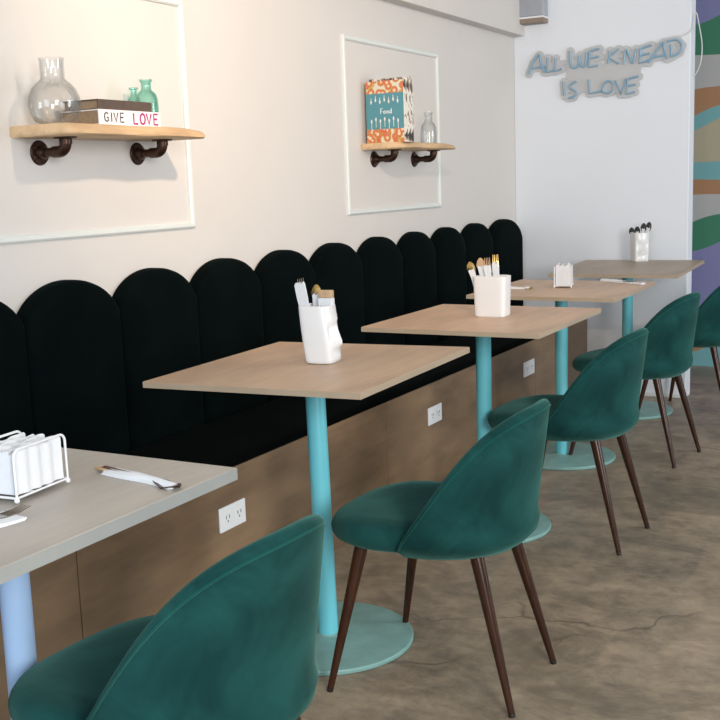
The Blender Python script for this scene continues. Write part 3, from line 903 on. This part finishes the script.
h4 = Vector((0.752, 4.420, 0.7505))
napkin_holder('small white napkin holder on the table second from the far wall', h4, 0.25, 0.100, 0.070, 0.088, 'napkin holders')
napkin_stack('white napkins upright in the holder on the table second from the far wall', h4+Vector((0, 0, 0.0105)), 0.25, 0.088, 0.058, 0.084)
# rolls lying flat
def lying(label, a, b, metal, tip, seed, z=0.7505, **k):
    dx, dy = b[0]-a[0], b[1]-a[1]
    return cutlery_roll(label, (a[0], a[1], z), (0, 0, math.atan2(dy, dx)), math.hypot(dx, dy), metal, tip, group=GRL, seed=seed, **k)
lr = lying('white cutlery roll lying flat near the far corner of the nearest table', (0.962, 1.338), (1.125, 1.300), M['steel'], 'fork', 30, w0=0.020, w1=0.0085, h=0.009, cut=0.145, utlen=0.040)
for c_ in children(lr):
    if c_.name.startswith('fork'): bpy.data.objects.remove(c_)
obj('spoon', spoon_bm(0.205, Matrix.Translation((-0.018, 0, 0.004))), M['leg_wood'], lr, 60)
bm = bmesh.new(); add_box(bm, (-0.030, -0.010, 0.003), (0.01, -0.001, 0.007), 0.0015); add_box(bm, (-0.026, 0.001, 0.003), (0.01, 0.009, 0.0065), 0.0015)
tag(obj('handle', bm, M['spoonwood'], lr), 'wooden handle ends')
lying('white cutlery roll with bare fork tines, at the left edge of the nearest table', (0.985, 0.93), (0.998, 1.085), M['steel'], 'fork', 31, w0=0.020, w1=0.030, h=0.008, utlen=0.185)
lying('cutlery roll lying flat on the right half of the table second from the far wall', (0.845, 4.675), (1.055, 4.550), M['steel'], 'fork', 32, z=0.7512, w0=0.014, w1=0.012, h=0.010, utlen=0.20)
lying('cutlery roll lying flat on the bench side of the table second from the far wall', (0.520, 4.300), (0.634, 4.308), M['brass'], 'spoon', 33, z=0.7505, w0=0.012, w1=0.010, h=0.010, utlen=0.135)

# ------------------------------------------------------------------ neon sign on the far wall
NS = thing('neon_sign', 'unlit blue neon sign reading ALL WE KNEAD IS LOVE on grey backing', 'sign', (0.5, FW, 1.85))
def sgn(px, py):  # place on the wall plane (x, z), strokes traced in a 720-wide drawing of the wall
    X, Y = 500+px*0.30556, py*0.30556
    return (0.00542895*X+0.0000249*Y-2.78005834, -0.00044431*X-0.00522263*Y+2.39865517)
strokes = [
 [(93, 243), (108, 205), (130, 178), (136, 205), (148, 237)], [(104, 224), (160, 216)],
 [(160, 188), (155, 237), (177, 231)], [(187, 190), (182, 234), (207, 225)],
 [(236, 166), (236, 205), (246, 222), (262, 214), (268, 180)], [(268, 180), (270, 208), (278, 218), (288, 204), (291, 170)],
 [(303, 166), (297, 220), (328, 213)], [(305, 166), (333, 159)], [(304, 190), (332, 184)],
 [(368, 165), (362, 208)], [(396, 160), (365, 188), (396, 208)],
 [(412, 210), (420, 162), (440, 206), (452, 160)],
 [(466, 160), (462, 206), (496, 196)], [(466, 160), (500, 148)], [(464, 182), (494, 174)],
 [(492, 204), (514, 170), (536, 140), (540, 164), (550, 192)], [(506, 188), (548, 178)],
 [(560, 146), (562, 184)], [(548, 138), (578, 132), (594, 150), (586, 172), (562, 186)],
 [(212, 268), (216, 314)], [(256, 266), (232, 284), (256, 302), (246, 318), (230, 322)],
 [(298, 260), (300, 306), (338, 298)],
 [(352, 268), (342, 290), (352, 304), (372, 298), (378, 276), (366, 264), (352, 268)],
 [(386, 262), (402, 306), (420, 256)],
 [(426, 256), (420, 306), (448, 298)], [(428, 256), (460, 248)], [(424, 280), (450, 274)]]
NO_ = Vector((0.5, FW, 1.85))
bmb = bmesh.new()
layer = 0
letter_starts = {0, 2, 3, 4, 6, 9, 11, 12, 15, 17, 19, 20, 21, 22, 23}
for li, st in enumerate(strokes):
    P2 = [sgn(*p) for p in st]
    P3 = [Vector((x, FW-0.016, z))-NO_ for x, z in P2]
    P3 = spline(P3, 5) if len(P3) > 3 else P3
    if li in letter_starts: bmt = bmesh.new()
    add_tube(bmt, P3, 0.0056, 8)
    if li+1 in letter_starts or li+1 == len(strokes): obj('letter', bmt, M['neon'], NS, 60)
    # backing: capsule outlines round each stroke, all the same acrylic
    for (xa, za), (xb, zb_) in zip(P2, P2[1:]):
        a = math.atan2(zb_-za, xb-xa); R_ = 0.021; poly = []
        for k in range(9): poly.append((xb-0.5+R_*math.cos(a-PI/2+k*PI/8), zb_-1.85+R_*math.sin(a-PI/2+k*PI/8)))
        for k in range(9): poly.append((xa-0.5+R_*math.cos(a+PI/2+k*PI/8), za-1.85+R_*math.sin(a+PI/2+k*PI/8)))
        add_prism(bmb, poly, 'y', -0.010-0.00002*layer, -0.004); layer += 1
pl = [sgn(*p) for p in ((225, 215), (470, 205), (452, 292), (218, 305))]
add_prism(bmb, [(x-0.5, z-1.85) for x, z in pl], 'y', -0.0092, -0.004)
pl = [sgn(*p) for p in ((105, 225), (590, 165), (580, 150), (135, 205))]
add_prism(bmb, [(x-0.5, z-1.85) for x, z in pl], 'y', -0.0090, -0.004)
obj('backing', bmb, M['acrylic'], NS)
for x, z in (sgn(120, 215), sgn(330, 190), sgn(560, 165), sgn(330, 285)):
    bm = bmesh.new(); add_tube(bm, [(x-0.5, -0.004, z-1.85), (x-0.5, 0.0, z-1.85)], 0.006, 10)
    obj('standoff', bm, M['steel'], NS)
bm = bmesh.new()
cp = [(0.905, FW-0.010, 1.905), (0.93, FW-0.006, 1.908), (0.955, FW-0.005, 1.922), (0.968, FW+0.0, 1.935), (0.970, FW+0.03, 1.99), (0.980, FW+0.04, 2.02),
      (0.998, FW+0.03, 1.95), (1.013, FW+0.03, 1.86), (1.010, FW+0.03, 1.78), (0.992, FW+0.04, 1.73), (0.968, FW+0.06, 1.70)]
add_tube(bm, [Vector(p)-NO_ for p in spline(cp, 6)], 0.0028, 8)
obj('cable', bm, M['cable'], NS, 60)

# ------------------------------------------------------------------ grey box high on the far wall
wb = thing('wall_fixture', 'grey box fixture with white lip mounted high on the far wall', 'wall fixture', (0.125, FW, 2.05))
obj('body', box((-0.070, -0.085, 0.022), (0.075, -0.001, 0.36), 0.006), M['grey_box'], wb)
obj('side_plate', box((-0.080, -0.075, 0.004), (-0.070, -0.001, 0.36), 0.002), M['dark_grey'], wb)
obj('lip', box((-0.072, -0.088, 0.012), (0.077, -0.001, 0.022), 0.003), M['plastic'], wb)
bm = bmesh.new(); add_prism(bm, [(-0.07, -0.084), (0.074, -0.084), (0.074, -0.001), (-0.07, -0.001)], 'z', -0.012, 0.012)
obj('grille', bm, M['taupe'], wb)
